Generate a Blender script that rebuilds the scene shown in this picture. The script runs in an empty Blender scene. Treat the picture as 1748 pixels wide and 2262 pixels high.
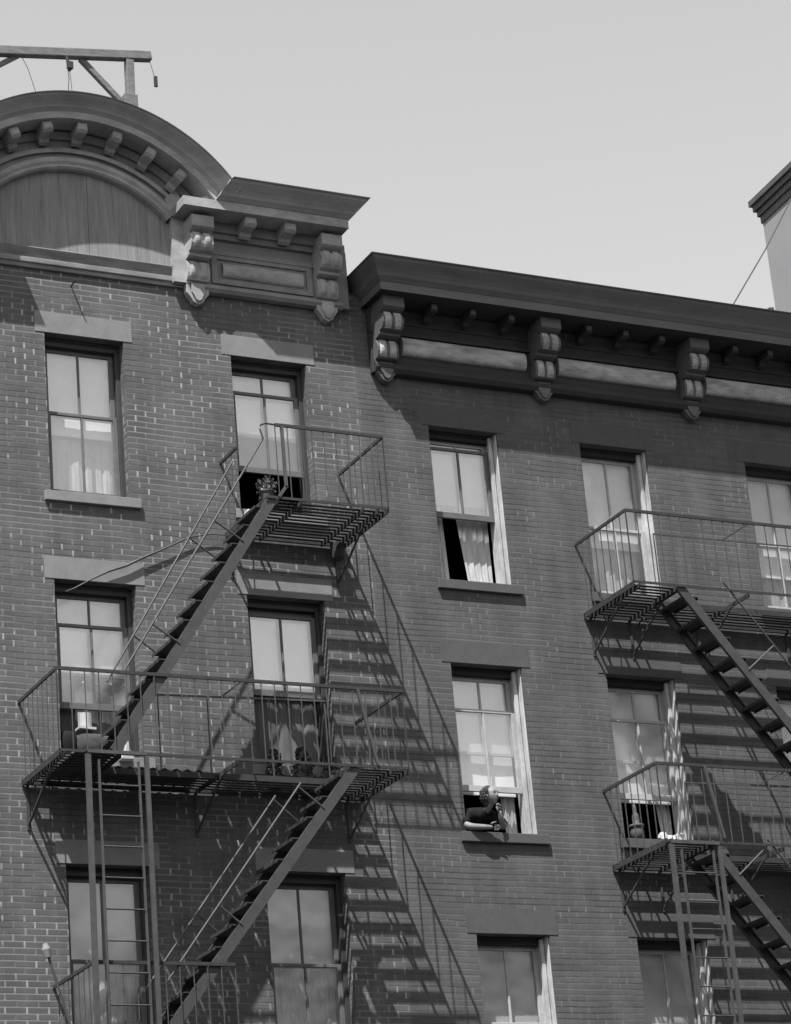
import bpy, math, random
from mathutils import Vector, Matrix
random.seed(7)
R = math.radians
sc = bpy.context.scene
# ------------------------------------------------------------------ camera
cam_d = bpy.data.cameras.new("camera")
cam = bpy.data.objects.new("camera", cam_d)
sc.collection.objects.link(cam)
cam_d.sensor_fit = 'HORIZONTAL'; cam_d.sensor_width = 36.0
cam_d.lens = 36.0 * 6053.78 / 1748.0
cam_d.clip_start = 0.5; cam_d.clip_end = 3000
yaw, pit, rol = R(-27.98969), R(111.04198), R(-5.09715)
cam.matrix_world = Matrix.Translation((-9.41866, -25.42961, 7.21813)) @ (
    Matrix.Rotation(yaw, 4, 'Z') @ Matrix.Rotation(pit, 4, 'X') @ Matrix.Rotation(rol, 4, 'Z'))
sc.camera = cam
# ------------------------------------------------------------------ light
SD = Vector((1.04, 1.0, -2.80)).normalized()          # direction the sunlight travels
el = math.asin(-SD.z)
az = math.atan2(-SD.x, -SD.y)                          # from +Y towards +X
w = bpy.data.worlds.new("World"); sc.world = w; w.use_nodes = True
nt = w.node_tree; nt.nodes.clear()
sky = nt.nodes.new('ShaderNodeTexSky'); sky.sky_type = 'NISHITA'; sky.sun_disc = False
sky.sun_elevation = el; sky.sun_rotation = az
sky.dust_density = 1.0; sky.air_density = 1.0
bw = nt.nodes.new('ShaderNodeSeparateColor')      # blue-sensitive black and white film
bg = nt.nodes.new('ShaderNodeBackground'); bg.inputs[1].default_value = 0.096
wo = nt.nodes.new('ShaderNodeOutputWorld')
nt.links.new(sky.outputs[0], bw.inputs[0]); nt.links.new(bw.outputs[2], bg.inputs[0]); nt.links.new(bg.outputs[0], wo.inputs[0])
sun_d = bpy.data.lights.new("sun", 'SUN'); sun_d.energy = 5.0; sun_d.angle = R(0.45)
sun = bpy.data.objects.new("sun", sun_d); sc.collection.objects.link(sun)
sun.rotation_euler = SD.to_track_quat('-Z', 'Y').to_euler()
sc.view_settings.view_transform = 'Standard'; sc.view_settings.look = 'None'
sc.view_settings.exposure = 1.04; sc.view_settings.gamma = 1.0
sc.render.filter_size = 2.0

# ------------------------------------------------------------------ node helpers
class NB:
    def __init__(s, name):
        s.m = bpy.data.materials.new(name); s.m.use_nodes = True
        s.t = s.m.node_tree; s.n = s.t.nodes; s.l = s.t.links
        s.b = s.n['Principled BSDF']; s.out = s.n['Material Output']
    def val(s, x, sock):
        if isinstance(x, (int, float)): sock.default_value = x
        else: s.l.new(x, sock)
    def mth(s, op, a, b=0.0, c=None):
        n = s.n.new('ShaderNodeMath'); n.operation = op
        s.val(a, n.inputs[0]); s.val(b, n.inputs[1])
        if c is not None: s.val(c, n.inputs[2])
        return n.outputs[0]
    def sep(s, v):
        n = s.n.new('ShaderNodeSeparateXYZ'); s.l.new(v, n.inputs[0]); return n.outputs
    def com(s, x, y, z=0.0):
        n = s.n.new('ShaderNodeCombineXYZ')
        for i, q in enumerate((x, y, z)): s.val(q, n.inputs[i])
        return n.outputs[0]
    def pos(s): return s.n.new('ShaderNodeNewGeometry').outputs['Position']
    def noise(s, v, sc_, det=3, rough=.55):
        n = s.n.new('ShaderNodeTexNoise'); s.l.new(v, n.inputs['Vector'])
        n.inputs['Scale'].default_value = sc_; n.inputs['Detail'].default_value = det; n.inputs['Roughness'].default_value = rough
        return n.outputs[0]
    def white(s, v):
        n = s.n.new('ShaderNodeTexWhiteNoise'); n.noise_dimensions = '3D'; s.l.new(v, n.inputs['Vector']); return n.outputs[0]
    def ramp(s, f, a, b, lo=0.0, hi=1.0):
        n = s.n.new('ShaderNodeMapRange'); s.l.new(f, n.inputs[0])
        for i, q in zip((1, 2, 3, 4), (a, b, lo, hi)): n.inputs[i].default_value = q
        n.interpolation_type = 'SMOOTHSTEP'; return n.outputs[0]
    def grey(s, v):
        n = s.n.new('ShaderNodeCombineColor')
        for i in range(3): s.val(v, n.inputs[i])
        return n.outputs[0]
    def bump(s, h, st=.3, d=.01):
        n = s.n.new('ShaderNodeBump'); n.inputs['Strength'].default_value = st; n.inputs['Distance'].default_value = d
        s.l.new(h, n.inputs['Height']); s.l.new(n.outputs[0], s.b.inputs['Normal'])
    def scl(s, v, x, y, z):
        n = s.n.new('ShaderNodeVectorMath'); n.operation = 'MULTIPLY'; s.l.new(v, n.inputs[0]); n.inputs[1].default_value = (x, y, z); return n.outputs[0]

def plain(name, alb, rough=.7, var=.18, scale=6., spec=.3, stretch=(1, 1, 1), fine=.1, metal=0.0, bump=0.0):
    k = NB(name); p = k.scl(k.pos(), *stretch)
    a = k.noise(p, scale, 4, .6); b = k.noise(p, scale * 9, 2)
    f = k.mth('ADD', k.mth('MULTIPLY', k.mth('SUBTRACT', a, .5), 2 * var * 2), k.mth('MULTIPLY', k.mth('SUBTRACT', b, .5), 2 * fine * 2))
    v = k.mth('MAXIMUM', k.mth('MULTIPLY', k.mth('ADD', f, 1.0), alb), .004)
    k.l.new(k.grey(v), k.b.inputs['Base Color'])
    k.b.inputs['Roughness'].default_value = rough; k.b.inputs['Specular IOR Level'].default_value = spec; k.b.inputs['Metallic'].default_value = metal
    if bump: k.bump(b, bump, .004)
    return k.m

def brick(name, alb, mort, bwid, bh, vstr, hstr, zoff=0., patch=(.42, .6)):
    k = NB(name); x, y, z = k.sep(k.pos())
    jit = k.noise(k.pos(), 1.4, 3); x = k.mth('ADD', k.mth('ADD', x, k.mth('MULTIPLY', y, 1.0)), k.mth('MULTIPLY', k.mth('SUBTRACT', jit, .5), .02))
    j2 = k.noise(k.scl(k.pos(), 1, 1, .3), .8, 2); z = k.mth('ADD', z, k.mth('MULTIPLY', k.mth('SUBTRACT', j2, .5), .03))
    zz = k.mth('DIVIDE', k.mth('ADD', z, zoff), bh); row = k.mth('FLOOR', zz)
    off = k.mth('MULTIPLY', k.mth('MODULO', row, 2.0), .5)
    rr = k.white(k.com(row, 3.3, 7.1)); off = k.mth('ADD', off, k.mth('MULTIPLY', rr, .08))
    uu = k.mth('ADD', k.mth('DIVIDE', x, bwid), off); col = k.mth('FLOOR', uu)
    fu = k.mth('FRACT', uu); fz = k.mth('FRACT', zz)
    dv = k.mth('MINIMUM', fu, k.mth('SUBTRACT', 1.0, fu)); dh = k.mth('MINIMUM', fz, k.mth('SUBTRACT', 1.0, fz))
    vj = k.ramp(dv, .03, .06, 1., 0.); hj = k.ramp(dh, .06, .16, 1., 0.)
    cr = k.white(k.com(col, row, 1.0)); jr = k.white(k.com(k.mth('FLOOR', k.mth('ADD', uu, .5)), row, 5.0))
    pt = k.ramp(k.noise(k.scl(k.pos(), 1, 1, 2.2), 1.5, 3, .6), patch[0], patch[1], .07, 1.)
    pt2 = k.ramp(k.noise(k.scl(k.pos(), .7, 1, 1.6), 1.1, 4, .6), .4, .62, .15, 1.)
    lf = k.noise(k.scl(k.pos(), 1, 1, 2.5), .9, 4, .6); fn = k.noise(k.pos(), 40, 2)
    base = k.mth('MULTIPLY', k.mth('ADD', .94, k.mth('MULTIPLY', cr, .12)), alb)
    base = k.mth('MULTIPLY', base, k.mth('ADD', .80, k.mth('MULTIPLY', lf, .40)))
    rowv = k.noise(k.com(k.mth('MULTIPLY', x, .8), k.mth('MULTIPLY', row, 3.7), 0.0), 1.0, 1)
    base = k.mth('MULTIPLY', base, k.mth('ADD', .82, k.mth('MULTIPLY', rowv, .36)))
    base = k.mth('MULTIPLY', base, k.mth('ADD', .85, k.mth('MULTIPLY', fn, .30)))
    stk = k.ramp(k.noise(k.scl(k.pos(), 3.0, 1, .35), 1.3, 4, .65), .35, .7, .86, 1.10)
    base = k.mth('MULTIPLY', base, stk)
    va = k.mth('MULTIPLY', k.mth('MULTIPLY', vj, k.ramp(jr, .05, .75, .1, 1.)), k.mth('MULTIPLY', pt, vstr))
    # courses: thin light bed joints in some places, dark weathered ones in others
    ha = k.mth('MULTIPLY', k.mth('MULTIPLY', hj, hstr), pt2)
    hd = k.mth('MULTIPLY', k.mth('MULTIPLY', hj, .55), k.mth('SUBTRACT', 1.0, pt2))
    v = k.mth('MULTIPLY', base, k.mth('SUBTRACT', 1.0, hd))
    v = k.mth('ADD', k.mth('MULTIPLY', v, k.mth('SUBTRACT', 1.0, ha)), k.mth('MULTIPLY', ha, mort))
    v = k.mth('ADD', k.mth('MULTIPLY', v, k.mth('SUBTRACT', 1.0, va)), k.mth('MULTIPLY', va, mort * 1.7))
    ef = k.mth('MULTIPLY', k.ramp(k.noise(k.pos(), 5.0, 4, .7), .66, .80, 0., .45), k.ramp(k.noise(k.pos(), .7, 2), .45, .6, 0., 1.))
    v = k.mth('ADD', k.mth('MULTIPLY', v, k.mth('SUBTRACT', 1.0, ef)), k.mth('MULTIPLY', ef, mort * 1.3))
    k.l.new(k.grey(v), k.b.inputs['Base Color']); k.b.inputs['Roughness'].default_value = .9; k.b.inputs['Specular IOR Level'].default_value = .15
    k.bump(k.mth('ADD', k.mth('SUBTRACT', 1.0, k.mth('MAXIMUM', vj, hj)), k.mth('MULTIPLY', fn, .5)), .35, .004)
    return k.m

M = {}
M['brickA'] = brick('weathered_brick', .093, .18, .226, .0655, .85, .75, patch=(.40, .62))
M['brickB'] = brick('painted_brick', .084, .13, .215, .0655, .5, .5, patch=(.45, .7))
M['stoneA'] = plain('sandstone', .172, .85, .14, 5, .2, fine=.07)
M['stoneB'] = plain('brownstone', .074, .85, .12, 5, .2, fine=.1)
M['paintA'] = plain('cornice_paint', .27, .85, .30, 3.5, .15, (1, 1, 2), .1)
M['paintA2'] = plain('cornice_crown_paint', .23, .6, .2, 3, .35, (1, 1, 3), .1)
M['baseA'] = plain('weathered_base_paint', .16, .7, .35, 5, .2, (.6, 1, 3), .12)
M['boards'] = plain('weathered_boards', .185, .8, .3, 9, .2, (3, 1, .18), .06)
M['friezeA'] = plain('shade_toned_frieze_paint', .17, .7, .2, 4, .3, fine=.1)  # darkened to put the shade between the modillions into the colour
M['friezeB'] = plain('shade_dark_paint', .03, .7, .2, 4, .3, fine=.1)  # near-black tone paints in the shade under the overhanging cornice
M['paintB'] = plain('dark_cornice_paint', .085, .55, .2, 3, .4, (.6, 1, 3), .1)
M['paintB2'] = plain('highlight_tin_paint', .31, .75, .5, 6, .5, (.6, 1, 2), .12)  # lighter tone paints sheen onto panels and bracket rolls; the noise is staining
M['tin'] = plain('dark_tin', .06, .6, .2, 4, .3)
M['iron'] = plain('painted_iron', .042, .55, .22, 10, .4, fine=.15)
M['ironL'] = plain('worn_iron', .054, .5, .25, 12, .4, fine=.15)
M['ironD'] = plain('dark_iron', .03, .7, .3, 14, .3, fine=.15)  # darkest of the irons; on treads it stands for shade underneath
M['frameA'] = plain('dark_window_paint', .035, .5, .15, 6, .4)
M['sashA'] = plain('brown_sash_paint', .10, .5, .2, 6, .4)
M['headB'] = plain('dark_window_head', .03, .8, .2, 6, .2)  # near-black head piece across the top of the white frames
M['frameB'] = plain('white_window_paint', .34, .7, .35, 7, .4, (1, 1, .5))
M['sashB'] = plain('cream_sash_paint', .33, .5, .15, 8, .4)
M['shade'] = plain('roller_shade_cloth', .74, .8, .12, 2.5, .2, fine=.02)
M['shade2'] = plain('older_shade_cloth', .40, .8, .08, 2.5, .2, fine=.02)
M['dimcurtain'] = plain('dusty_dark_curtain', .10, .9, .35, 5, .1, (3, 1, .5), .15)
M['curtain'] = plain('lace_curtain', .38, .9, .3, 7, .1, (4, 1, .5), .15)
M['white'] = plain('white_cloth', .36, .85, .08, 8, .1)
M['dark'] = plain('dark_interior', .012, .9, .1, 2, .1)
M['black'] = plain('black_cloth', .012, .9, .3, 10, .1)
M['skin'] = plain('skin', .16, .6, .10, 20, .3)
M['hair'] = plain('hair', .03, .6, .5, 45, .4, fine=.3)
M['roof'] = plain('tar_roof', .06, .9, .2, 2, .1)
M['plaster'] = plain('pale_render', .21, .85, .06, .5, .1, (1, 1, .4), .04)
M['street'] = plain('asphalt', .05, .9, .2, .8, .2)
M['wood'] = plain('grey_timber', .13, .8, .3, 8, .2, (1, 1, 4))
M['leaf'] = plain('leaves', .05, .7, .4, 30, .3)
M['petal'] = plain('petals', .15, .7, .3, 30, .3)
M['clay'] = plain('clay_pot', .07, .8, .15, 10, .2)
M['zinc'] = plain('corrugated_zinc', .10, .5, .3, 5, .5)
M['pillow'] = plain('grey_ticking', .05, .9, .3, 12, .1)

def glass(fac=.31):
    k = NB('window_glass'); k.n.remove(k.b)
    tr = k.n.new('ShaderNodeBsdfTransparent'); tr.inputs[0].default_value = (.9, .9, .9, 1)
    gl = k.n.new('ShaderNodeBsdfGlossy'); gl.inputs['Roughness'].default_value = .22
    gl.inputs[0].default_value = (1, 1, 1, 1)
    bn = k.n.new('ShaderNodeBump'); bn.inputs['Strength'].default_value = .5; bn.inputs['Distance'].default_value = .015
    k.l.new(k.noise(k.pos(), 3.0, 1), bn.inputs['Height']); k.l.new(bn.outputs[0], gl.inputs['Normal'])
    mx = k.n.new('ShaderNodeMixShader'); mx.inputs[0].default_value = fac; k.l.new(tr.outputs[0], mx.inputs[1]); k.l.new(gl.outputs[0], mx.inputs[2])
    k.l.new(mx.outputs[0], k.out.inputs[0]); return k.m
M['glass'] = glass(); M['glass2'] = glass(.22)

# ------------------------------------------------------------------ mesh helpers
class MB:
    def __init__(s): s.v = []; s.f = []; s.mi = []; s.cur = 0
    def add(s, vs, fs):
        o = len(s.v); s.v += [tuple(q) for q in vs]
        for f in fs: s.f.append([o + i for i in f]); s.mi.append(s.cur)
        return s
    def box(s, x0, x1, y0, y1, z0, z1):
        x0, x1 = min(x0, x1), max(x0, x1); y0, y1 = min(y0, y1), max(y0, y1); z0, z1 = min(z0, z1), max(z0, z1)
        return s.add([(x0, y0, z0), (x1, y0, z0), (x1, y1, z0), (x0, y1, z0), (x0, y0, z1), (x1, y0, z1), (x1, y1, z1), (x0, y1, z1)],
                     [(0, 3, 2, 1), (4, 5, 6, 7), (0, 1, 5, 4), (1, 2, 6, 5), (2, 3, 7, 6), (3, 0, 4, 7)])
    def bar(s, p, q, w, h, up=(0, 0, 1)):
        p = Vector(p); q = Vector(q); d = (q - p).normalized(); up = Vector(up)
        a = d.cross(up)
        if a.length < 1e-4: a = d.cross(Vector((0, 1, 0)))
        a.normalize(); b = a.cross(d).normalized(); a *= w / 2; b *= h / 2
        vs = [p - a - b, p + a - b, p + a + b, p - a + b, q - a - b, q + a - b, q + a + b, q - a + b]
        return s.add(vs, [(0, 1, 2, 3), (7, 6, 5, 4), (0, 4, 5, 1), (1, 5, 6, 2), (2, 6, 7, 3), (3, 7, 4, 0)])
    def tube(s, pts, r, n=8, closed=False):
        pts = [Vector(p) for p in pts]; rr = r if isinstance(r, (list, tuple)) else [r] * len(pts)
        vs = []; N = len(pts)
        for i, p in enumerate(pts):
            d = (pts[min(i + 1, N - 1)] - pts[max(i - 1, 0)]).normalized()
            a = d.cross(Vector((0, 0, 1)))
            if a.length < 1e-3: a = d.cross(Vector((0, 1, 0)))
            a.normalize(); b = a.cross(d)
            for j in range(n):
                t = 2 * math.pi * j / n; vs.append(p + a * math.cos(t) * rr[i] + b * math.sin(t) * rr[i])
        fs = [(i * n + j, i * n + (j + 1) % n, (i + 1) * n + (j + 1) % n, (i + 1) * n + j) for i in range(N - 1) for j in range(n)]
        fs += [tuple(range(n - 1, -1, -1)), tuple((N - 1) * n + j for j in range(n))]
        return s.add(vs, fs)
    def prism(s, poly, axis, a, b):
        """poly of 2D pts extruded along axis from a to b. axis 'x': pts=(y,z); 'y': pts=(x,z); 'z': pts=(x,y)"""
        def mk(p, t): return {'x': (t, p[0], p[1]), 'y': (p[0], t, p[1]), 'z': (p[0], p[1], t)}[axis]
        n = len(poly); vs = [mk(p, a) for p in poly] + [mk(p, b) for p in poly]
        return s.add(vs, [tuple(range(n)), tuple(range(2 * n - 1, n - 1, -1))] + [(i, (i + 1) % n, n + (i + 1) % n, n + i) for i in range(n)])
    def grid(s, rows):
        n = len(rows[0]); vs = [p for r in rows for p in r]
        return s.add(vs, [(i * n + j, i * n + j + 1, (i + 1) * n + j + 1, (i + 1) * n + j) for i in range(len(rows) - 1) for j in range(n - 1)])
    def build(s, name, mats, parent=None, bev=0.0, smooth=False, fix=True):
        me = bpy.data.meshes.new(name); me.from_pydata(s.v, [], s.f)
        for m in (mats if isinstance(mats, (list, tuple)) else [mats]): me.materials.append(m)
        me.polygons.foreach_set('material_index', s.mi)
        if fix:
            import bmesh
            bm = bmesh.new(); bm.from_mesh(me); bmesh.ops.recalc_face_normals(bm, faces=bm.faces); bm.to_mesh(me); bm.free()
        if smooth: me.polygons.foreach_set('use_smooth', [True] * len(me.polygons))
        o = bpy.data.objects.new(name, me); sc.collection.objects.link(o)
        if parent: o.parent = parent
        if bev:
            b = o.modifiers.new('bevel', 'BEVEL'); b.width = bev; b.segments = 2; b.limit_method = 'ANGLE'; b.angle_limit = R(40)
        return o
def tag(o, label=None, cat=None, group=None, kind=None):
    for k_, v_ in (('label', label), ('category', cat), ('group', group), ('kind', kind)):
        if v_: o[k_] = v_
    return o
def empty(name, loc, label, cat, group=None):
    o = bpy.data.objects.new(name, None); sc.collection.objects.link(o); o.empty_display_size = .2
    tag(o, label, cat, group); return o      # left at the origin so that parts keep world coordinates

# ------------------------------------------------------------------ street
g = MB(); g.add([(-900, -900, 0), (900, -900, 0), (900, 900, 0), (-900, 900, 0)], [(0, 1, 2, 3)])
tag(g.build('street', M['street']), kind='structure')

# ------------------------------------------------------------------ buildings
def wall_with_holes(name, x0, x1, z0, z1, holes, mat, parent, depth=.17, back=9.):
    xs = sorted({x0, x1, *[h[0] for h in holes], *[h[1] for h in holes]}); zs = sorted({z0, z1, *[h[2] for h in holes], *[h[3] for h in holes]})
    m = MB()
    for i in range(len(xs) - 1):
        for j in range(len(zs) - 1):
            cx, cz = (xs[i] + xs[i + 1]) / 2, (zs[j] + zs[j + 1]) / 2
            if any(h[0] < cx < h[1] and h[2] < cz < h[3] for h in holes): continue
            m.add([(xs[i], 0, zs[j]), (xs[i + 1], 0, zs[j]), (xs[i + 1], 0, zs[j + 1]), (xs[i], 0, zs[j + 1])], [(0, 1, 2, 3)])
    for a, b, c, d in holes:
        D = depth + .13
        m.add([(a, 0, c), (a, D, c), (a, D, d), (a, 0, d)], [(0, 1, 2, 3)]); m.add([(b, 0, c), (b, 0, d), (b, D, d), (b, D, c)], [(0, 1, 2, 3)])
        m.add([(a, 0, d), (a, D, d), (b, D, d), (b, 0, d)], [(0, 1, 2, 3)]); m.add([(a, 0, c), (b, 0, c), (b, D, c), (a, D, c)], [(0, 1, 2, 3)])
    m.add([(x0, 0, z0), (x0, 0, z1), (x0, back, z1), (x0, back, z0)], [(0, 1, 2, 3)])
    m.add([(x1, 0, z0), (x1, back, z0), (x1, back, z1), (x1, 0, z1)], [(0, 1, 2, 3)])
    m.add([(x0, back, z0), (x0, back, z1), (x1, back, z1), (x1, back, z0)], [(0, 1, 2, 3)])
    return m.build(name, mat, parent, fix=False)

def folds(x0, x1, z0, z1, y, amp, n, slant0=0., slant1=0., seed=0):
    rnd = random.Random(seed); ph = rnd.random() * 6; rows = []
    K = 36
    for r_ in range(9):
        t = r_ / 8; z = z0 + (z1 - z0) * t; row = []
        for i in range(K + 1):
            u = i / K; x = (x0 + slant0 * (1 - t)) * (1 - u) + (x1 + slant1 * (1 - t)) * u
            row.append((x, y + amp * (math.sin(u * n * 6.283 + ph + .6 * math.sin(t * 3)) * .6 + .4 * math.sin(u * n * 13 + t)), z))
        rows.append(row)
    return MB().grid(rows)

def window(bld, x0, x1, z1, z0, style, meet, shade=1.0, lift=0.0, lower='curtain', sh_mat='shade', label=None, sill_mat=None, lint=None, lint_h=.25, lint_mat=None, extra=None, lower_shade=None, seed=1, gap=None):
    """x0,x1,z1(top),z0(sill top). frame plane at D"""
    D = .17; F = M['frameA'] if style == 'A' else M['frameB']; S = M['sashA'] if style == 'A' else M['sashB']
    m = MB(); fw = .05
    m.box(x0, x0 + fw, D - .03, D + .12, z0, z1); m.box(x1 - fw, x1, D - .03, D + .12, z0, z1)
    m.box(x0 + fw, x1 - fw, D - .03, D + .12, z0, z0 + .035)
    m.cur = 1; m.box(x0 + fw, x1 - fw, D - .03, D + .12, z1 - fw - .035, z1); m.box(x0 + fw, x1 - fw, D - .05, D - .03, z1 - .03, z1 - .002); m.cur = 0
    if style == 'B':      # wooden staff moulding down the side of the opening
        m.box(x1 - .014, x1, .03, D - .03, z0, z1); m.box(x0, x0 + .012, .03, D - .03, z0, z1)
        m.box(x1 - fw - .02, x1 - .025, D - .07, D - .03, z0, z1 - .02)
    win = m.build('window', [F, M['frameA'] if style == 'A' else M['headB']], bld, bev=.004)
    if label: win['label'] = label
    ix0, ix1, iz0, iz1 = x0 + fw, x1 - fw, z0 + .035, z1 - fw - .035
    st = .05
    def sash(name, a, b, y, hb, ht, S=S):
        q = MB(); q.box(ix0, ix0 + st, y, y + .035, a, b); q.box(ix1 - st, ix1, y, y + .035, a, b)
        q.box(ix0 + st, ix1 - st, y, y + .035, a, a + hb); q.box(ix0 + st, ix1 - st, y, y + .035, b - ht, b)
        c = (ix0 + ix1) / 2; q.box(c - .012, c + .012, y + .004, y + .031, a + hb, b - ht)
        o = q.build(name, S, win, bev=.003)
        p = MB(); p.add([(ix0 + st, y + .018, a + hb), (ix1 - st, y + .018, a + hb), (ix1 - st, y + .018, b - ht), (ix0 + st, y + .018, b - ht)], [(0, 1, 2, 3)])
        p.build('pane', M['glass2' if sh_mat == 'shade2' else 'glass'], win); return o
    H = iz1 - iz0
    sash('upper_sash', meet - .02, iz1, D + .045, .035, .045)
    sash('lower_sash', iz0 + lift, min(meet + .02 + lift, iz1 - .01), D, .07, .035, M['sashA'] if lift == .80 else S)
    # roller shade
    zb = iz1 - (iz1 - iz0) * shade
    p = MB(); rows = []
    for r_ in range(7):
        z = iz1 - .02 + (zb - iz1 + .02) * r_ / 6
        rows.append([(ix0 + .03 + (ix1 - ix0 - .06) * i / 6, D + .12 + .004 * math.sin(r_ * 1.7 + i + seed), z) for i in range(7)])
    p.grid(rows); p.box(ix0 + .03, ix1 - .03, D + .108, D + .13, zb - .02, zb + .005)
    p.build('roller_shade', M[sh_mat], win, smooth=False)
    if lower == 'curtain':
        gx = (ix0 + ix1) / 2
        c = MB()
        if gap is None:
            a = folds(ix0 + .01, gx + .03, iz0 + .0, zb + .05, D + .17, .012, 4, seed=seed); b = folds(gx - .03, ix1 - .01, iz0, zb + .05, D + .19, .012, 4, seed=seed + 3)
        else:
            a = folds(ix0 + .01, ix0 + gap[0], iz0, zb + .05, D + .17, .010, 3, slant1=gap[2], seed=seed); b = folds(ix0 + gap[1], ix1 - .01, iz0, zb + .05, D + .17, .010, 4, slant0=gap[3], seed=seed + 3)
        c.add(a.v, a.f); c.add(b.v, b.f); c.build('curtain', M['curtain'], win, smooth=True, fix=False)
    elif lower == 'full':
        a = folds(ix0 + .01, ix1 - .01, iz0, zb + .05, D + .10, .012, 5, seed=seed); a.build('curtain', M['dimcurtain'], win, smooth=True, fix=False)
    elif lower == 'side':
        a = folds(ix1 - .2, ix1 - .01, iz0, zb + .05, D + .17, .015, 2, slant0=gap[0] if gap else 0., seed=seed); a.build('curtain', M['curtain'], win, smooth=True, fix=False)
    # sill
    q = MB(); q.box(x0 - .075, x1 + .10, -.048, .14, z0 - .115, z0 - .004); q.build('sill', sill_mat, win, bev=.006)
    if lint:
        q = MB(); q.box(x0 - lint, x1 + lint, -.006, .05, z1 + .001, z1 + lint_h); q.build('lintel', lint_mat, win, bev=.003)
    # the room behind
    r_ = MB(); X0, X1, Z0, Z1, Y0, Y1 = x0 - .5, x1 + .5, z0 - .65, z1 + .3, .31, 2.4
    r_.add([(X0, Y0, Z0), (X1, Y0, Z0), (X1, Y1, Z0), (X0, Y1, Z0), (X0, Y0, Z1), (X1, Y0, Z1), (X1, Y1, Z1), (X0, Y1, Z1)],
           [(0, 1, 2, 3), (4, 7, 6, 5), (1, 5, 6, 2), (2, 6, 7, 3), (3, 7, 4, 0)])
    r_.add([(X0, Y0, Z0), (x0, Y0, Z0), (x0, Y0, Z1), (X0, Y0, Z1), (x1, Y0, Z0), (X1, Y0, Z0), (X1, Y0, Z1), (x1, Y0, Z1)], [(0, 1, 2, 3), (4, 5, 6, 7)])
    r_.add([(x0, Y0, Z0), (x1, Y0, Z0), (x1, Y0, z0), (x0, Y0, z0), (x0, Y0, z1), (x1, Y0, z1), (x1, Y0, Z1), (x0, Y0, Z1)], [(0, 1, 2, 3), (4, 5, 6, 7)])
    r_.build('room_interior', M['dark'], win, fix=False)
    return win

XS = [(0.0, .912), (2.192, 3.118)]; ZA = [(20.0, 18.14), (17.155, 15.24), (14.1, 12.17)]
XB = [(4.618, 5.521), (6.628, 7.548), (8.952, 9.872)]; ZB = [(19.42, 17.53), (16.55, 14.61), (13.49, 11.55)]
JX = 3.74
bA = empty('brick_tenement', (0, 0, 0), 'weathered brick tenement with round arched pediment cornice and pale stone lintels', 'building', 'brick tenements side by side')
wall_with_holes('wall', -2.9, JX, 0, 21.50, [(a, b, z0, z1) for a, b in XS for z1, z0 in ZA], M['brickA'], bA)
bB = empty('brick_tenement', (0, 0, 0), 'smoother brick tenement with a lower straight dark cornice and white window frames', 'building', 'brick tenements side by side')
wall_with_holes('wall', JX, 13.4, 0, 20.95, [(a, b, z0, z1) for a, b in XB for z1, z0 in ZB], M['brickB'], bB)
MEETA = [19.13, 16.19, 13.145]; MEETB = [18.42, 15.58, 12.55]
kwA = dict(sill_mat=M['stoneA'], lint=.105, lint_h=.25, lint_mat=M['stoneA'])
kwB = dict(sill_mat=M['stoneB'], lint=.11, lint_h=.27, lint_mat=M['stoneB'])
sp = []
window(bA, *XS[0], *ZA[0], 'A', MEETA[0], .56, 0, label='shut window with lace curtains low down', seed=1, **kwA)
window(bA, *XS[1], *ZA[0], 'A', MEETA[0], .40, .50, lower='none', label='window with the lower sash raised on a dark room', seed=2, **kwA)
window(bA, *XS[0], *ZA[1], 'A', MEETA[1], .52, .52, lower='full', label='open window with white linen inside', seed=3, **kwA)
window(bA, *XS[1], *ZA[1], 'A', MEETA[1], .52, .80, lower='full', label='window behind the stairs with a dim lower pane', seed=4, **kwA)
window(bA, *XS[0], *ZA[2], 'A', MEETA[2], .45, 0, sh_mat='shade2', seed=5, **kwA)
window(bA, *XS[1], *ZA[2], 'A', MEETA[2], .45, 0, sh_mat='shade2', seed=6, **kwA)
window(bB, *XB[0], *ZB[0], 'B', MEETB[0], .42, .80, gap=(.20, .36, .04, .12), label='window with parted curtains showing a black gap', seed=7, **kwB)
window(bB, *XB[0], *ZB[1], 'B', MEETB[1], .73, .48, lower='side', gap=(.05, 0), label='open window with a woman leaning out', seed=8, **kwB)
window(bB, *XB[0], *ZB[2], 'B', MEETB[2], .45, 0, sh_mat='shade2', seed=9, **kwB)
window(bB, *XB[1], *ZB[0], 'B', MEETB[0], .62, 0, seed=10, **kwB)
window(bB, *XB[1], *ZB[1], 'B', MEETB[1], .73, .48, lower='side', gap=(.05, 0), label='open window behind the railing with drawn back curtain', seed=11, **kwB)
window(bB, *XB[1], *ZB[2], 'B', MEETB[2], .5, 0, sh_mat='shade2', seed=12, **kwB)
window(bB, *XB[2], *ZB[0], 'B', MEETB[0], .72, 0, seed=13, **kwB)
window(bB, *XB[2], *ZB[1], 'B', MEETB[1], .5, 0, seed=14, **kwB)
window(bB, *XB[2], *ZB[2], 'B', MEETB[2], .5, 0, sh_mat='shade2', seed=15, **kwB)
q = MB(); q.box(-2.9, JX, .02, 9, 21.5, 21.56); q.box(-2.3, 3.2, .05, .3, 21.56, 22.1); q.box(-1.2, 2.1, .05, .3, 22.1, 22.4); q.build('roof', M['roof'], bA)
q = MB(); q.box(JX + .01, 13.4, .02, 9, 20.95, 21.0); q.build('roof', M['roof'], bB)

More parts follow.
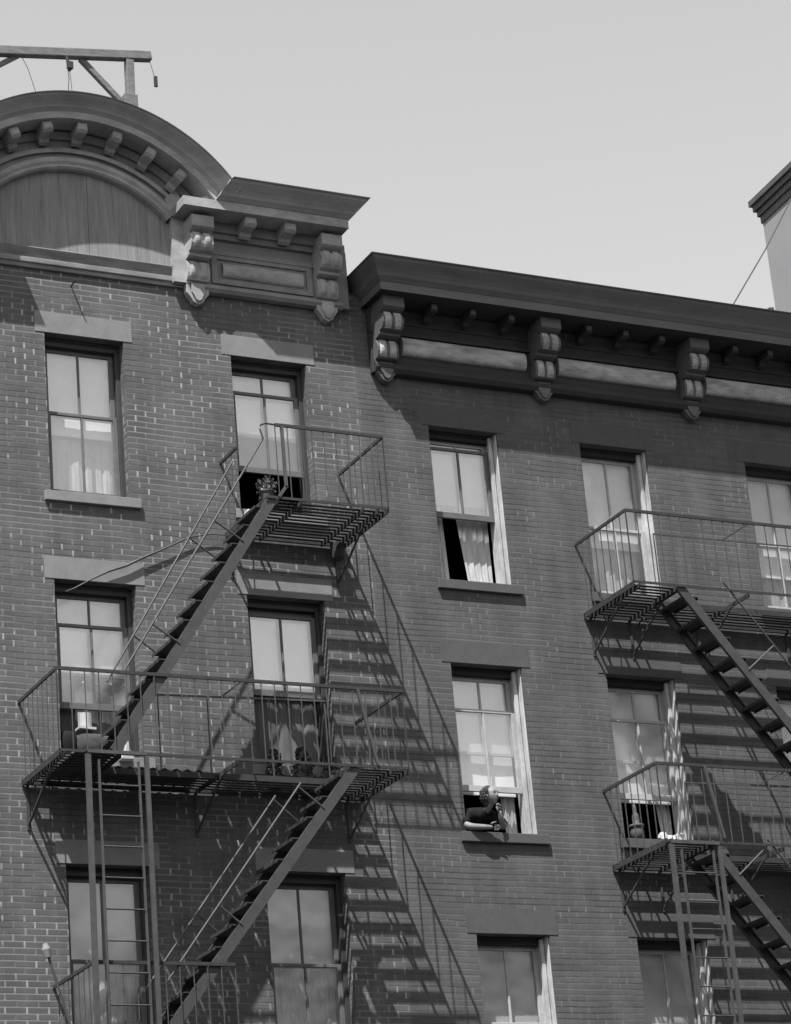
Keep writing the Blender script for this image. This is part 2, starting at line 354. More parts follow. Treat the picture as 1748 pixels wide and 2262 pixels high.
# ---- the other side of the street, behind the viewer
for i, (xa, wd, h_) in enumerate(((-30, 12, 20.5), (-18, 11, 19.5), (-7, 12, 20.2), (5, 11, 19.), (16, 13, 20.5), (29, 12, 19.6))):
    b_ = empty('brick_building', (0, 0, 0), ['low brick house at the far left across the street', 'brick house second from the left across the street', 'brick house third from the left across the street', 'lowest brick house across the street', 'brick house second from the right across the street', 'brick house at the far right across the street'][i], 'building', 'houses across the street')
    m = MB(); y = -29.0; cols = 4; cw = wd / cols; nf = int(h_ // 3.3); xs_ = [xa]; hs = []
    for c_ in range(cols):
        for f_ in range(nf): hs.append((xa + cw * (c_ + .5) - .5, xa + cw * (c_ + .5) + .5, 1.0 + f_ * 3.3, 2.9 + f_ * 3.3))
    xs_ = sorted({xa, xa + wd, *[h[0] for h in hs], *[h[1] for h in hs]}); zs_ = sorted({0, h_, *[h[2] for h in hs], *[h[3] for h in hs]})
    for p in range(len(xs_) - 1):
        for r_ in range(len(zs_) - 1):
            cx_, cz_ = (xs_[p] + xs_[p + 1]) / 2, (zs_[r_] + zs_[r_ + 1]) / 2; hole = any(h[0] < cx_ < h[1] and h[2] < cz_ < h[3] for h in hs)
            if not hole: m.box(xs_[p], xs_[p + 1], y, y - .3, zs_[r_], zs_[r_ + 1])
    m.box(xa + .01, xa + wd - .01, y - .3, y - 10, 0, h_ - .1); m.build('wall', M['brickB'], b_)
    m = MB(); m.prism([(y - .3, h_ - .5), (y + .15, h_ - .4), (y + .5, h_ - .05), (y + .5, h_ + .1), (y - .3, h_ + .1)], 'x', xa, xa + wd); m.build('cornice', M['paintB'], b_)

# ---- cornices
def crown(z0, z1, d0, d1, n=6):
    """cyma profile points (d,z) from fascia top to the crown's upper edge"""
    pts = []
    h = z1 - z0
    for t, u in ((0, 0), (.12, .12), (.22, .20), (.30, .34), (.44, .50), (.62, .66), (.80, .82), (.86, .93), (.97, .955), (1.0, 1.0)):
        pts.append((d0 + (d1 - d0) * t, z0 + h * u))
    return pts
def run(name, prof, xl, xr, mats, parent, dref, mitreL, mitreR, split=None):
    """profile [(d,z)] swept along X; ends mitred for the part deeper than dref and closed"""
    m = MB(); n = len(prof)
    L = [(xl - (max(0, d - dref) if mitreL else (0 if mitreL is False else -.7 * max(0, d - dref))), -d, z) for d, z in prof]; Rr = [(xr + (max(0, d - dref) if mitreR else 0), -d, z) for d, z in prof]
    for i in range(n - 1):
        m.cur = 1 if (split and i >= split) else 0
        m.add([L[i], Rr[i], Rr[i + 1], L[i + 1]], [(0, 1, 2, 3)])
        for P, mt in ((L, mitreL), (Rr, mitreR)):
            a, b = P[i], P[i + 1]
            m.add([a, b, (b[0], 0.3 if mt else 0.05, b[2]), (a[0], 0.3 if mt else .05, a[2])], [(0, 1, 2, 3)])
    m.cur = 0
    a, b = L[-1], Rr[-1]; m.add([a, b, (b[0], .3, b[2]), (a[0], .3, a[2])], [(0, 1, 2, 3)])
    return m.build(name, mats, parent)
def scroll_bracket(parent, xc, w, zt, zb, d, mats, pend=True):
    """console bracket: side profile extruded plus two rounded front ridges"""
    m = MB(); H = zt - zb
    P = [(0, 1.0), (d, 1.0), (d, .86), (d * .93, .84)]
    for t in range(7):
        a = R(80 - t * 25); P.append((d * .70 + d * .2 * math.cos(a), .70 + .11 * math.sin(a)))
    P += [(d * .60, .585), (d * .62, .565), (d * .60, .545), (d * .42, .53)]
    for t in range(7):
        a = R(80 - t * 24); P.append((d * .30 + d * .16 * math.cos(a), .40 + .13 * math.sin(a)))
    P += [(d * .24, .27), (0, .27)]
    poly = [(-dd, zb + H * h) for dd, h in P]
    m.prism(poly, 'x', xc - w / 2, xc + w / 2)
    m.cur = 1
    for sx in (-1, 1):
        cx = xc + sx * w * .23
        for (h0, h1, dd, amp) in ((.60, .82, .78, .16), (.30, .52, .40, .08)):
            rows = []
            for i in range(9):
                t = i / 8; z = zb + H * (h0 + (h1 - h0) * t); bul = math.sin(t * math.pi) ** .6
                rows.append([(cx + w * .17 * math.cos(a_), -(d * dd + amp * .55 * bul * d / .4 * .4 + .035 * math.sin(a_) * bul), z) for a_ in [math.pi * j / 8 for j in range(9)]])
            m.grid(rows)
    m.cur = 0
    if pend:
        pd = [(-.5, .27), (.5, .27), (.5, .14), (.32, .08), (.22, .03), (0, 0), (-.22, .03), (-.32, .08), (-.5, .14)]
        m.prism([(xc + w * px, zb + H * pz) for px, pz in pd], 'y', -.10, -.012)
        m.prism([(xc + w * px * .6, zb + H * (.03 + pz * .8)) for px, pz in pd], 'y', -.125, -.095)
    return m.build('bracket', mats, parent, bev=.004)
def modillion(parent, xc, w, zt, h, d0, d1, mats, rot=None, cz=None):
    m = MB()
    prof = [(d0, 0), (d0, -h * 1.5), (d0 + .05, -h * 1.35), (d0 + .07, -h), (d1 - .03, -h), (d1, -h * .8), (d1, 0)]
    poly = [(-a, zt + b) for a, b in prof]
    m.prism(poly, 'x', xc - w / 2, xc + w / 2)
    m.cur = 1; m.box(xc - w * .36, xc + w * .36, -d1 - .008, -d1 + .01, zt - h * .75, zt - .015)
    if rot is not None:
        c = Vector((cz[0], 0, cz[1])); Rm = Matrix.Rotation(rot, 3, 'Y')
        m.v = [tuple(Rm @ (Vector(p) - c) + c) for p in m.v]
    return m.build('modillion', mats, parent, bev=.003)

# straight cornice of the right building
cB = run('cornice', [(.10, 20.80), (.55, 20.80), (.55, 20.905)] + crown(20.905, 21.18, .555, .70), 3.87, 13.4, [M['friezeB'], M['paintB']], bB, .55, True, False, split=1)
q = MB()
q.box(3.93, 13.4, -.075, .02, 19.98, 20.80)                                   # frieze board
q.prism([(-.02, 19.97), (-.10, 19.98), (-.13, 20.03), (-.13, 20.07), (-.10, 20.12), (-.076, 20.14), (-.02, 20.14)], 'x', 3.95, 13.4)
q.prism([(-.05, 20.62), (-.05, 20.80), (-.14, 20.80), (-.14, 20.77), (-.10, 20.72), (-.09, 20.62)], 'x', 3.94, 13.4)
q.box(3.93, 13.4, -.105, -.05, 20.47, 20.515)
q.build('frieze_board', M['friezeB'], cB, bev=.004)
BR = [4.09, 6.16, 8.23, 10.30, 12.37]
for x in BR:
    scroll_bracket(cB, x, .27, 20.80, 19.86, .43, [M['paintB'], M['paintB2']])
for i in range(4):
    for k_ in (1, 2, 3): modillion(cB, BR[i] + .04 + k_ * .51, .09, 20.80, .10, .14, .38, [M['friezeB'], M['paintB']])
    a, b = BR[i] + .22, BR[i + 1] - .22
    rows = []
    for j in range(11):
        t = math.pi * j / 10; rows.append([(a + (b - a) * u / 8, -.075 - .075 * math.sin(t) ** .7, 20.335 - .115 * math.cos(t)) for u in range(9)])
    m = MB(); m.grid(rows)
    m.add([rows[j][0] for j in range(11)], [tuple(range(11))]); m.add([rows[j][8] for j in range(11)], [tuple(range(11))])
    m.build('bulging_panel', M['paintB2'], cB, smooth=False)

# pediment cornice of the left building
CX, CZ = .44, 20.60
FL, FR = 1.54, 3.58
cA = run('cornice', [(.44, 21.685)] + crown(21.69, 21.90, .455, .66), 1.935, FR, [M['paintA2'], M['paintA2']], bA, .45, None, True)
q = MB(); q.box(FL, FR, -.45, .05, 21.575, 21.684); q.build('fascia_board', M['paintA'], cA)
q = MB()
q.box(1.70, 3.70, -.07, .02, 20.74, 21.56)
q.prism([(-.02, 20.70), (-.09, 20.71), (-.12, 20.75), (-.10, 20.80), (-.07, 20.82), (-.02, 20.82)], 'x', 1.72, 3.60)
q.box(1.72, 3.58, -.10, -.05, 21.19, 21.25); q.box(1.72, 3.56, -.16, -.05, 21.45, 21.574); q.box(1.72, 3.56, -.12, -.05, 21.38, 21.45)
for a in ((1.99, 2.06), (3.17, 3.24)): q.box(a[0], a[1], -.092, -.05, 20.83, 21.19)
q.box(2.06, 3.17, -.092, -.05, 20.83, 20.885); q.box(2.06, 3.17, -.092, -.05, 21.14, 21.189)
q.build('frieze_board', M['friezeA'], cA, bev=.003)
rows = []
for j in range(9):
    t = math.pi * j / 8; rows.append([(2.12 + 1.0 * u / 6, -.07 - .05 * math.sin(t), 21.01 - .09 * math.cos(t)) for u in range(7)])
m = MB(); m.grid(rows); m.build('bulging_panel', M['paintA'], cA)
for x, w_ in ((1.80, .27), (3.40, .26)):
    scroll_bracket(cA, x, w_, 21.52, 20.53, .36, [M['paintA'], M['paintA']])
for x in (2.38, 2.87): modillion(cA, x, .14, 21.574, .12, .16, .39, [M['paintA'], M['paintA']])
# arch
def arc(m, prof, a0, a1, n=48, closed=False):
    rows = []
    for i in range(n + 1):
        t = R(a0 + (a1 - a0) * i / n); rows.append([(CX + r_ * math.cos(t), -d, CZ + r_ * math.sin(t)) for r_, d in prof])
    m.grid(rows)
m = MB()
pr = [(1.875, .0), (1.875, .404), (1.955, .404)]
cr = [(r_, d) for d, r_ in crown(1.96, 2.12, .409, .58)]
arc(m, pr, 33, 147); m.cur = 1; arc(m, [(1.955, .404)] + cr + [(2.12, -.25)], 34.2, 145.8); m.cur = 0
m.build('arch_cornice', [M['paintA'], M['paintA2']], cA)
m = MB()      # arched frieze, the ring moulding, its legs
arc(m, [(1.54, .06), (1.89, .06), (1.89, .0)], 20, 160)
arc(m, [(1.77, .05), (1.77, .10), (1.85, .13), (1.85, .05)], 28, 152)
m.build('arched_frieze', M['friezeA'], cA); m = MB()
arc(m, [(1.61, .055), (1.61, .10), (1.66, .10), (1.67, .055)], 30, 150)
arc(m, [(1.40, .02), (1.40, .10), (1.42, .125), (1.45, .12), (1.48, .14), (1.53, .13), (1.55, .10), (1.55, .05)], 42, 138)
m.prism([(1.70, 21.05), (1.70, 21.75), (1.60, 21.95), (1.46, 21.80), (1.52, 21.60), (1.52, 21.05)], 'y', -.105, .0)
m.prism([(-.82, 21.05), (-.82, 21.75), (-.72, 21.95), (-.58, 21.80), (-.64, 21.60), (-.64, 21.05)], 'y', -.105, .0)
m.box(1.52, 1.72, -.105, 0, 20.78, 21.05); m.box(-.84, -.64, -.105, 0, 20.78, 21.05)
m.prism([(1.53, 21.5), (2.2, 21.5), (2.05, 21.85), (1.70, 22.0), (1.45, 22.0)], 'y', -.058, .02)
m.build('arch_leg', M['paintA'], cA)
m = MB()      # boarded tympanum
for xa, xb in ((-.66, .556), (.562, 1.54)):
    n_ = 24; pts = [(xb, 20.98)] + [(x_, CZ + math.sqrt(max(.01, 1.42 ** 2 - (x_ - CX) ** 2))) for x_ in [xb + (xa - xb) * i / n_ for i in range(n_ + 1)]] + [(xa, 20.98)]
    m.prism(pts, 'y', -.03, 0.)
for x in (.22, .86, 1.17): m.box(x, x + .004, -.033, -.03, 20.98, CZ + math.sqrt(1.40 ** 2 - (x - CX) ** 2))
m.add([(-.66, -.012, 20.98), (1.54, -.012, 20.98), (1.54, -.012, 21.9), (-.66, -.012, 21.9)], [(0, 1, 2, 3)])
m.build('boarded_tympanum', M['boards'], cA)
m = MB(); m.prism([(.01, 20.985), (-.075, 20.985), (-.075, 20.972), (-.032, 20.868), (-.058, 20.860), (-.058, 20.80), (-.036, 20.79), (-.036, 20.745), (.01, 20.745)], 'x', -.90, 1.71); m.box(1.70, 1.76, -.12, -.07, 20.765, 20.79)
m.build('base_moulding', M['baseA'], cA, bev=.006)
for a in (103.6, 90.6, 77.5, 64.2, 51.0, 38.0, 116.7, 129.8):
    modillion(cA, CX, .115, CZ + 1.87, .12, .10, .35, [M['paintA'], M['paintA']], rot=R(90 - a), cz=(CX, CZ))
# left hand flat run, mirrored, outside the picture
run('cornice_return', [(.10, 21.545), (.50, 21.545), (.50, 21.645)] + crown(21.65, 21.90, .505, .66), -2.8, -.66, [M['paintA'], M['paintA2']], cA, .50, True, False, split=3)

# taller pale building on the far right
bC = empty('rendered_building', (0, 0, 0), 'pale rendered taller building with a dark eaves cornice beyond the roof on the right', 'building')
P0 = Vector((13.32, 5.0)); P1 = Vector((13.216, 3.69)); dr = (P1 - P0).normalized(); Pn = P0 + dr * 12; nrm = Vector((dr.y, -dr.x))
if nrm.x > 0: nrm = -nrm
inn = -nrm
def quadprism(m, a, b, c, d, z0, z1):
    vs = [(p.x, p.y, z0) for p in (a, b, c, d)] + [(p.x, p.y, z1) for p in (a, b, c, d)]
    m.add(vs, [(3, 2, 1, 0), (4, 5, 6, 7), (0, 1, 5, 4), (1, 2, 6, 5), (2, 3, 7, 6), (3, 0, 4, 7)])
o_ = P0 + inn * .12 - Vector((0, 0)); o_ = P0 + inn * .13 + dr * .10
a_, b_ = o_, o_ + dr * 14
m = MB(); quadprism(m, a_, b_, b_ + inn * 9, a_ + inn * 9, 0, 26.1); m.build('wall', M['plaster'], bC)
m = MB()
for (e, z0, z1) in ((.02, 25.80, 25.92), (.05, 25.92, 26.02), (.09, 26.02, 26.12), (.13, 26.12, 26.21)):
    quadprism(m, a_ - dr * e - inn * e, b_ - inn * e, b_ + inn * 9, a_ + inn * 9 - dr * e, z0, z1)
m.build('cornice', M['tin'], bC)

# ------------------------------------------------------------------ roof things
rt = empty('clothesline_frame', (0, 0, 0), 'rough timber clothesline frame standing on the roof above the arched pediment', 'clothesline frame')
Yp = 1.6
def T(u, v, Y=Yp): # helper derived from measured points (linear between the two fitted depths)
    return (u, Y, v)
m = MB(); m.bar((-3.0, Yp, 23.98), (2.115, Yp, 24.73), .10, .12); 
bm_ = m.build('beam', M['wood'], rt, bev=.012)
m = MB(); m.bar((1.80, Yp, 21.5), (1.805, Yp, 24.12), .16, .17); m.bar((1.82, Yp, 24.05), (1.83, Yp, 24.62), .10, .10); m.build('post', M['wood'], rt, bev=.01)
m = MB(); m.bar((-2.4, Yp, 21.5), (-2.4, Yp, 23.98), .16, .17); m.build('post', M['wood'], rt, bev=.01)
m = MB(); m.bar((1.80, Yp + .03, 23.95), (1.21, Yp + .03, 24.55), .06, .07); m.build('brace', M['wood'], rt, bev=.006)
m = MB(); m.bar((-.55, Yp + .03, 23.75), (.42, Yp + .03, 24.45), .05, .06); m.build('brace', M['wood'], rt, bev=.006)
m = MB()
m.tube([(.45, Yp, 24.42), (.52, Yp, 24.28), (.60, Yp, 24.0), (.72, Yp, 23.55), (.80, Yp, 23.1)], .004, 5)
m.tube([(1.0, Yp - .05, 24.5), (1.02, Yp - .05, 24.2), (.98, Yp, 23.5), (.95, Yp, 23.0)], .005, 5)
m.tube([(1.02, Yp - .05, 24.45), (1.05, Yp - .05, 24.1), (1.1, Yp, 23.3)], .004, 5)
m.box(1.0, 1.07, Yp - .09, Yp - .04, 24.33, 24.42); m.tube([(1.0, Yp - .06, 24.5), (1.03, Yp - .06, 24.3)], .02, 6)
m.tube([(2.08, Yp - .06, 24.62), (2.12, Yp - .06, 24.45), (2.14, Yp - .06, 24.4)], .004, 5); m.box(2.12, 2.16, Yp - .08, Yp - .05, 24.28, 24.42)
m.build('hanging_cord', M['ironD'], rt)
m = MB(); m.tube([(.02, .8, 22.2), (.12, .8, 23.35)], [.022, .026], 8); m.build('pipe', M['ironD']); tag(bpy.data.objects['pipe'], 'thin leaning pipe sticking up behind the top of the arched pediment', 'pipe')
m = MB(); m.tube([(.56, .2, 22.3), (.56, .2, 22.86)], .014, 6); tag(m.build('short_rod', M['ironD']), 'short rod standing on the crown of the arched pediment', 'rod')
m = MB(); m.tube([(11.06, 2., 20.9), (11.06, 2., 22.5)], .07, 10); m.prism([(10.92, 22.5), (11.2, 22.5), (11.14, 22.68), (11.06, 22.66)], 'y', 1.88, 2.12)
tag(m.build('stove_pipe', M['tin']), 'small dark capped flue behind the straight cornice beside the pale wall', 'flue')

# ------------------------------------------------------------------ fire escapes
D = 1.14
def platform(fe, x0, x1, z, openings, xs_struts, inner_y=.56, crosses=()):
    """openings: (xa,xb): outer half left open between xa and xb"""
    m = MB()
    # side and edge channels
    m.box(x0, x1, -D - .006, -D + .006, z - .014, z + .014)
    m.box(x0, x0 + .012, -D, -.01, z - .05, z + .012); m.box(x1 - .012, x1, -D, -.01, z - .05, z + .012)
    m.box(x0, x1, -.035, -.022, z - .04, z + .01)
    pitch = .087; y = .07
    while y < D - .03:
        segs = [(x0 + .012, x1 - .012)]
        if y > inner_y:
            cut = []
            a = x0 + .012
            for (xa, xb) in openings: cut.append((a, xa)); a = xb
            cut.append((a, x1 - .012)); segs = [c_ for c_ in cut if c_[1] - c_[0] > .02]
        for a, b in segs: m.box(a, b, -y - .0235, -y + .0235, z - .006, z + .001)
        y += pitch
    for (xa, xb) in openings:
        m.box(xa, xb, -inner_y - .04, -inner_y - .028, z - .05, z + .012)
        for xx in (xa, xb):
            if x0 + .05 < xx < x1 - .05: m.box(xx - .006, xx + .006, -D + .006, -inner_y - .04, z - .05, z + .01)
    xx = x0 + .45
    cross = list(xs_struts) + list(crosses)
    for xx in cross: m.box(xx - .008, xx + .008, -D + .02, -.03, z - .055, z - .0065)
    p = m.build('platform', M['ironD'], fe)
    for xx in xs_struts:
        s = MB(); s.bar((xx, -.74, z - .045), (xx, -.005, z - .46), .018, .022, (1, 0, 0)); s.box(xx - .014, xx + .014, -.018, -.002, z - .50, z - .02)
        s.build('strut', M['iron'], p)
    return p
def railing(fe, x0, x1, z, h=.84, left=True, right=True, outer=None, sp_=.145, ret=None, curl=None):
    m = MB(); zt = z + h; outer = outer or [(x0, x1)]
    for a, b in outer:
        m.bar((a, -D, zt), (b, -D, zt), .022, .034)
        m.cur = 1
        n = max(1, round((b - a) / sp_))
        for i in range(n + 1):
            x = a + (b - a) * i / n; m.box(x - .0045, x + .0045, -D - .0045, -D + .0045, z, zt - .01)
        m.cur = 0
    for flag, x, rr in ((left, x0, 0), (right, x1, 1)):
        if not flag: continue
        y1 = -D if flag is True else -flag; q = m if flag is True else MB()
        q.bar((x, y1, zt), (x, 0, zt), .022, .034)
        n = max(3, round(abs(y1) / sp_)); q.cur = 1
        for i in range(1, n): y = y1 * i / n; q.box(x - .0045, x + .0045, y - .0045, y + .0045, z, zt - .01)
        q.cur = 0
        if flag is True: q.box(x - .006, x + .006, -D - .006, -D + .006, z - .03, zt)
        else: q.build('railing', [M['ironD'], M['ironL']], fe)
    return m.build('railing', [M['ironD'], M['ironL']], fe)
def stair(fe, top, bot, yo, yi, n, hand=True, hw=.108, hand_pts=None, posts=(.22, .75)):
    (xt, zt), (xb, zb) = top, bot
    d = Vector((xb - xt, 0, zb - zt)); L = d.length; u = d / L
    nn = Vector((-u.z, 0, u.x)); nn = nn if nn.z > 0 else -nn
    m = MB()
    for y in (yo, yi):
        m.bar((xt, -y, zt), (xb, -y, zb), .012, hw, nn)
        s_ = 1 if y == yo else -1
        m.bar((xt, -y + s_ * .02, zt) if False else tuple(Vector((xt, -y + s_ * .018, zt)) + nn * (hw / 2 - .004)), tuple(Vector((xb, -y + s_ * .018, zb)) + nn * (hw / 2 - .004)), .03, .008, nn)
        m.bar(tuple(Vector((xt, -y + s_ * .018, zt)) - nn * (hw / 2 - .004)), tuple(Vector((xb, -y + s_ * .018, zb)) - nn * (hw / 2 - .004)), .03, .008, nn)
    st = m.build('staircase', M['iron'], fe)
    sx = 1 if xb > xt else -1
    for i in range(n):
        t = (i + .6) / n; x = xt + (xb - xt) * t; z = zt + (zb - zt) * t
        q = MB(); q.box(x - .10, x + .10, -yo + .008, -yi - .008, z - .006, z + .006)
        q.box(x - .10, x - .10 + .006, -yo + .008, -yi - .008, z - .028, z - .006); q.box(x + .094, x + .10, -yo + .008, -yi - .008, z - .028, z - .006)
        
        off_ = nn * .04; q.v = [(a_ + off_.x, b_ + off_.y, c_ + off_.z) for a_, b_, c_ in q.v]
        q.build('tread', M['ironD'], st)  # darker iron puts the underside shade into the tread colour
    if hand_pts:
        for (p, q_, y) in hand_pts:
            h_ = MB(); A = Vector((p[0], -y, p[1])); B = Vector((q_[0], -y, q_[1]))
            h_.tube([A, B], .0115, 8)
            for t in posts:
                P = A.lerp(B, t); ts = ((P - Vector((xt, -y, zt))).dot(u)); Q = Vector((xt, -y, zt)) + u * ts + nn * (hw / 2 - .03); ys = -yo - .008 if abs(y - yo) < .2 else -yi
                Q.y = ys; h_.tube([P, Q], .010, 6)
            h_.build('handrail', M['ironL'], st)
    return st

F1 = empty('fire_escape', (0, 0, 0), 'black iron fire escape with stairs running down to the left over the weathered brick tenement', 'fire escape', 'iron fire escapes on the tenement fronts')
platform(F1, 1.98, 3.41, 17.83, [(1.98, 2.12)], [2.03, 3.30], crosses=[2.38, 3.12])
r1 = railing(F1, 1.98, 3.41, 17.83, left=.46, right=True, outer=[(2.13, 3.41)])
m = MB(); m.tube([(2.13, -D, 18.67), (2.02, -D, 18.675), (1.965, -D, 18.65), (1.955, -D, 18.60), (1.985, -D, 18.49)], .011, 8)
m.bar((2.21, -D, 18.66), (2.215, -D, 17.95), .03, .03); m.bar((2.215, -D, 17.97), (2.12, -D, 17.84), .03, .03)
m.build('newel_bend', M['ironL'], r1)
stair(F1, (2.06, 17.83), (.145, 14.95), 1.12, .58, 13, hand_pts=[((1.985, 18.49), (.27, 15.77), 1.12), ((1.86, 18.44), (.30, 15.85), .60)], posts=(.36, .80))
platform(F1, -.44, 3.38, 14.93, [(.20, 2.72)], [-.38, 1.45, 2.72, 3.2])
railing(F1, -.44, 3.38, 14.93, outer=[(-.44, 3.38)])
m = MB(); m.bar((.85, -.58, 15.75), (2.75, -.58, 15.80), .014, .020); m.bar((1.56, -.58, 15.77), (1.56, -D, 15.77), .012, .012)
for x in (.85, 1.4, 2.1, 2.74): m.box(x - .006, x + .006, -.586, -.574, 14.93, 15.77)
m.bar((2.85, -D - .01, 15.76), (3.02, -D - .01, 14.95), .028, .028)
m.build('guard_rail', M['ironL'], F1)
stair(F1, (2.785, 14.93), (.42, 12.0), 1.12, .58, 13, hand_pts=[((2.141, 14.721), (.55, 12.64), 1.12), ((2.091, 14.731), (.55, 12.70), .60)], posts=(.02, .62))
platform(F1, -.18, 1.9, 12.0, [(.5, 1.85)], [-.1, 1.45])
railing(F1, -.18, 1.9, 12.0, left=True, right=False, outer=[(-.18, 1.28)])
def ladder(fe, xa, xb, pa, pb, zt, zb, y, n, top_bar=True):
    m = MB()
    m.bar((xa, -y, zt - .03), (xa - .01, -y, zb), .016, .032, (0, 1, 0)); m.bar((xb, -y, zt - .03), (xb, -y, zb), .016, .032, (0, 1, 0))
    lad = m.build('ladder', M['ironL'], fe)
    for k_ in range(n):
        z = zt - .28 - k_ * .309
        q = MB(); q.tube([(xa, -y, z), (xb, -y, z)], .009, 7); q.build('rung', M['ironL'], lad)
    m = MB(); m.bar((pa, -y - .005, zt + .02), (pa - .03, -y - .005, zb), .055, .03, (0, 1, 0)); m.bar((pb, -y - .005, zt + .02), (pb - .01, -y - .005, zb), .045, .03, (0, 1, 0))
    if top_bar: m.bar((pa, -y - .004, zt + .05), (pb, -y - .004, zt + .05), .04, .035); m.box(pa - .01, pb + .01, -y, -y + .08, zt + .06, zt + .075)
    m.build('ladder_guide', M['ironL'], lad)
ladder(F1, -.06, .355, -.172, .44, 14.86, 11.6, 1.20, 10)

F2 = empty('fire_escape', (0, 0, 0), 'black iron fire escape with stairs running down to the right over the smoother brick tenement', 'fire escape', 'iron fire escapes on the tenement fronts')
platform(F2, 6.41, 10.30, 17.25, [(6.99, 9.45)], [6.50, 7.02, 7.95, 9.2, 10.1])
railing(F2, 6.41, 10.30, 17.25, h=.855, outer=[(6.41, 10.30)])
m = MB(); m.bar((7.12, -.58, 18.09), (9.45, -.58, 18.11), .012, .016); m.bar((8.07, -.58, 18.10), (8.07, -D, 18.10), .010, .012)
for x in (7.12, 9.45): m.box(x - .006, x + .006, -.586, -.574, 17.25, 18.10)
m.build('guard_rail', M['iron'], F2)
stair(F2, (7.02, 17.25), (9.39, 14.29), 1.12, .60, 13, hand_pts=[((7.62, 17.35), (9.55, 14.95), 1.12)], posts=(.3, .7))
platform(F2, 6.41, 10.30, 14.28, [(6.99, 9.25)], [6.50, 7.02, 7.95, 9.2, 10.1])
railing(F2, 6.41, 10.30, 14.28, h=.865, outer=[(6.41, 10.30)])
m = MB(); m.bar((7.12, -.58, 15.12), (9.25, -.58, 15.14), .012, .016); m.bar((8.07, -.58, 15.12), (8.07, -D, 15.12), .010, .012)
for x in (7.12, 9.25): m.box(x - .006, x + .006, -.586, -.574, 14.28, 15.12)
m.bar((7.02, -D - .01, 15.14), (7.17, -D - .01, 14.33), .03, .03)
m.build('guard_rail', M['ironL'], F2)
stair(F2, (7.0, 14.28), (9.40, 11.32), 1.12, .60, 13, hand_pts=[((7.75, 14.35), (9.4, 12.3), 1.12)], posts=(.02, .5))
ladder(F2, 6.56, 6.965, 6.44, 7.05, 14.20, 11.2, 1.20, 9)
platform(F2, 6.41, 10.30, 11.30, [(6.99, 9.25)], [6.50, 10.1])
for (xx, z) in ((7.02, 17.25), (7.02, 14.28)):
    m = MB(); pts = [(xx, -.30 + .13 * math.cos(t_) * (1 - t_ / 9), z - .2 + .11 * math.sin(t_) * (1 - t_ / 9)) for t_ in [k_ * .45 for k_ in range(14)]]
    m.tube(pts, .012, 6); m.build('scroll', M['ironD'], F2)

# ------------------------------------------------------------------ loose things
# corrugated sheet on the middle platform
rows = []
for i in range(61):
    x = -.26 + 1.62 * i / 60; zz = 14.945 + .016 + .014 * math.sin(i / 60 * 2 * math.pi * 13)
    rows.append([(x, -.03, zz), (x, -.3, zz), (x, -.57, zz)])
m = MB(); m.grid(rows); rows2 = [[(p[0], p[1], p[2] + .004) for p in r_] for r_ in rows]; m.grid(rows2)
for i in range(60): m.add([rows[i][2], rows[i + 1][2], rows2[i + 1][2], rows2[i][2]], [(0, 1, 2, 3)])
# outer strip left of the stairs
tag(m.build('corrugated_sheet', M['zinc'], smooth=False), 'corrugated metal sheet laid on the long fire escape platform under the open window', 'metal sheet')
m = MB(); m.box(-.26, .16, -1.08, -.585, 14.935, 14.957); tag(m.build('plank', M['wood']), 'flat board lying at the outer left corner of the long fire escape platform', 'board')
# flower pots at the top platform
def pot(x, y, z, r, h, label, n, seed, petals=.3):
    t = empty('flower_pot', (x, y, z), label, 'flower pot', 'flower pots on the top platform'); rnd = random.Random(seed)
    m = MB(); m.tube([(x, y, z), (x, y, z + h * .85), (x, y, z + h * .86), (x, y, z + h)], [r * .7, r * .95, r * 1.08, r * 1.08], 14); m.build('pot', M['clay'], t)
    m = MB()
    for i in range(n):
        a = rnd.uniform(0, 6.28); q_ = rnd.uniform(0, 1) ** .6; p = Vector((x + math.cos(a) * r * 1.5 * q_, y + math.sin(a) * r * 1.5 * q_, z + h + rnd.uniform(0, r * 2.4) * (1.1 - q_ * .5)))
        s_ = rnd.uniform(.014, .028); e1 = Vector((rnd.uniform(-1, 1), rnd.uniform(-1, 1), rnd.uniform(-.5, 1))).normalized() * s_; e2 = e1.cross(Vector((rnd.random(), rnd.random(), .3))).normalized() * s_ * .6
        m.cur = 1 if rnd.random() < petals else 0
        m.add([p - e1, p + e2, p + e1, p - e2], [(0, 1, 2, 3)])
    m.build('foliage', [M['leaf'], M['petal']], t, fix=False)
pot(2.06, -.98, 17.84, .075, .12, 'flower pot with pale blossoms at the head of the topmost stair', 150, 3, .45)
pot(2.19, -.72, 17.84, .06, .10, 'smaller leafy flower pot behind the bent newel post on the top platform', 120, 5, .2)
m = MB(); m.box(1.99, 2.14, -.62, -.5, 17.845, 17.90); tag(m.build('folded_rag', M['white'], bev=.02), 'white folded rag lying at the stair opening of the top platform', 'rag')
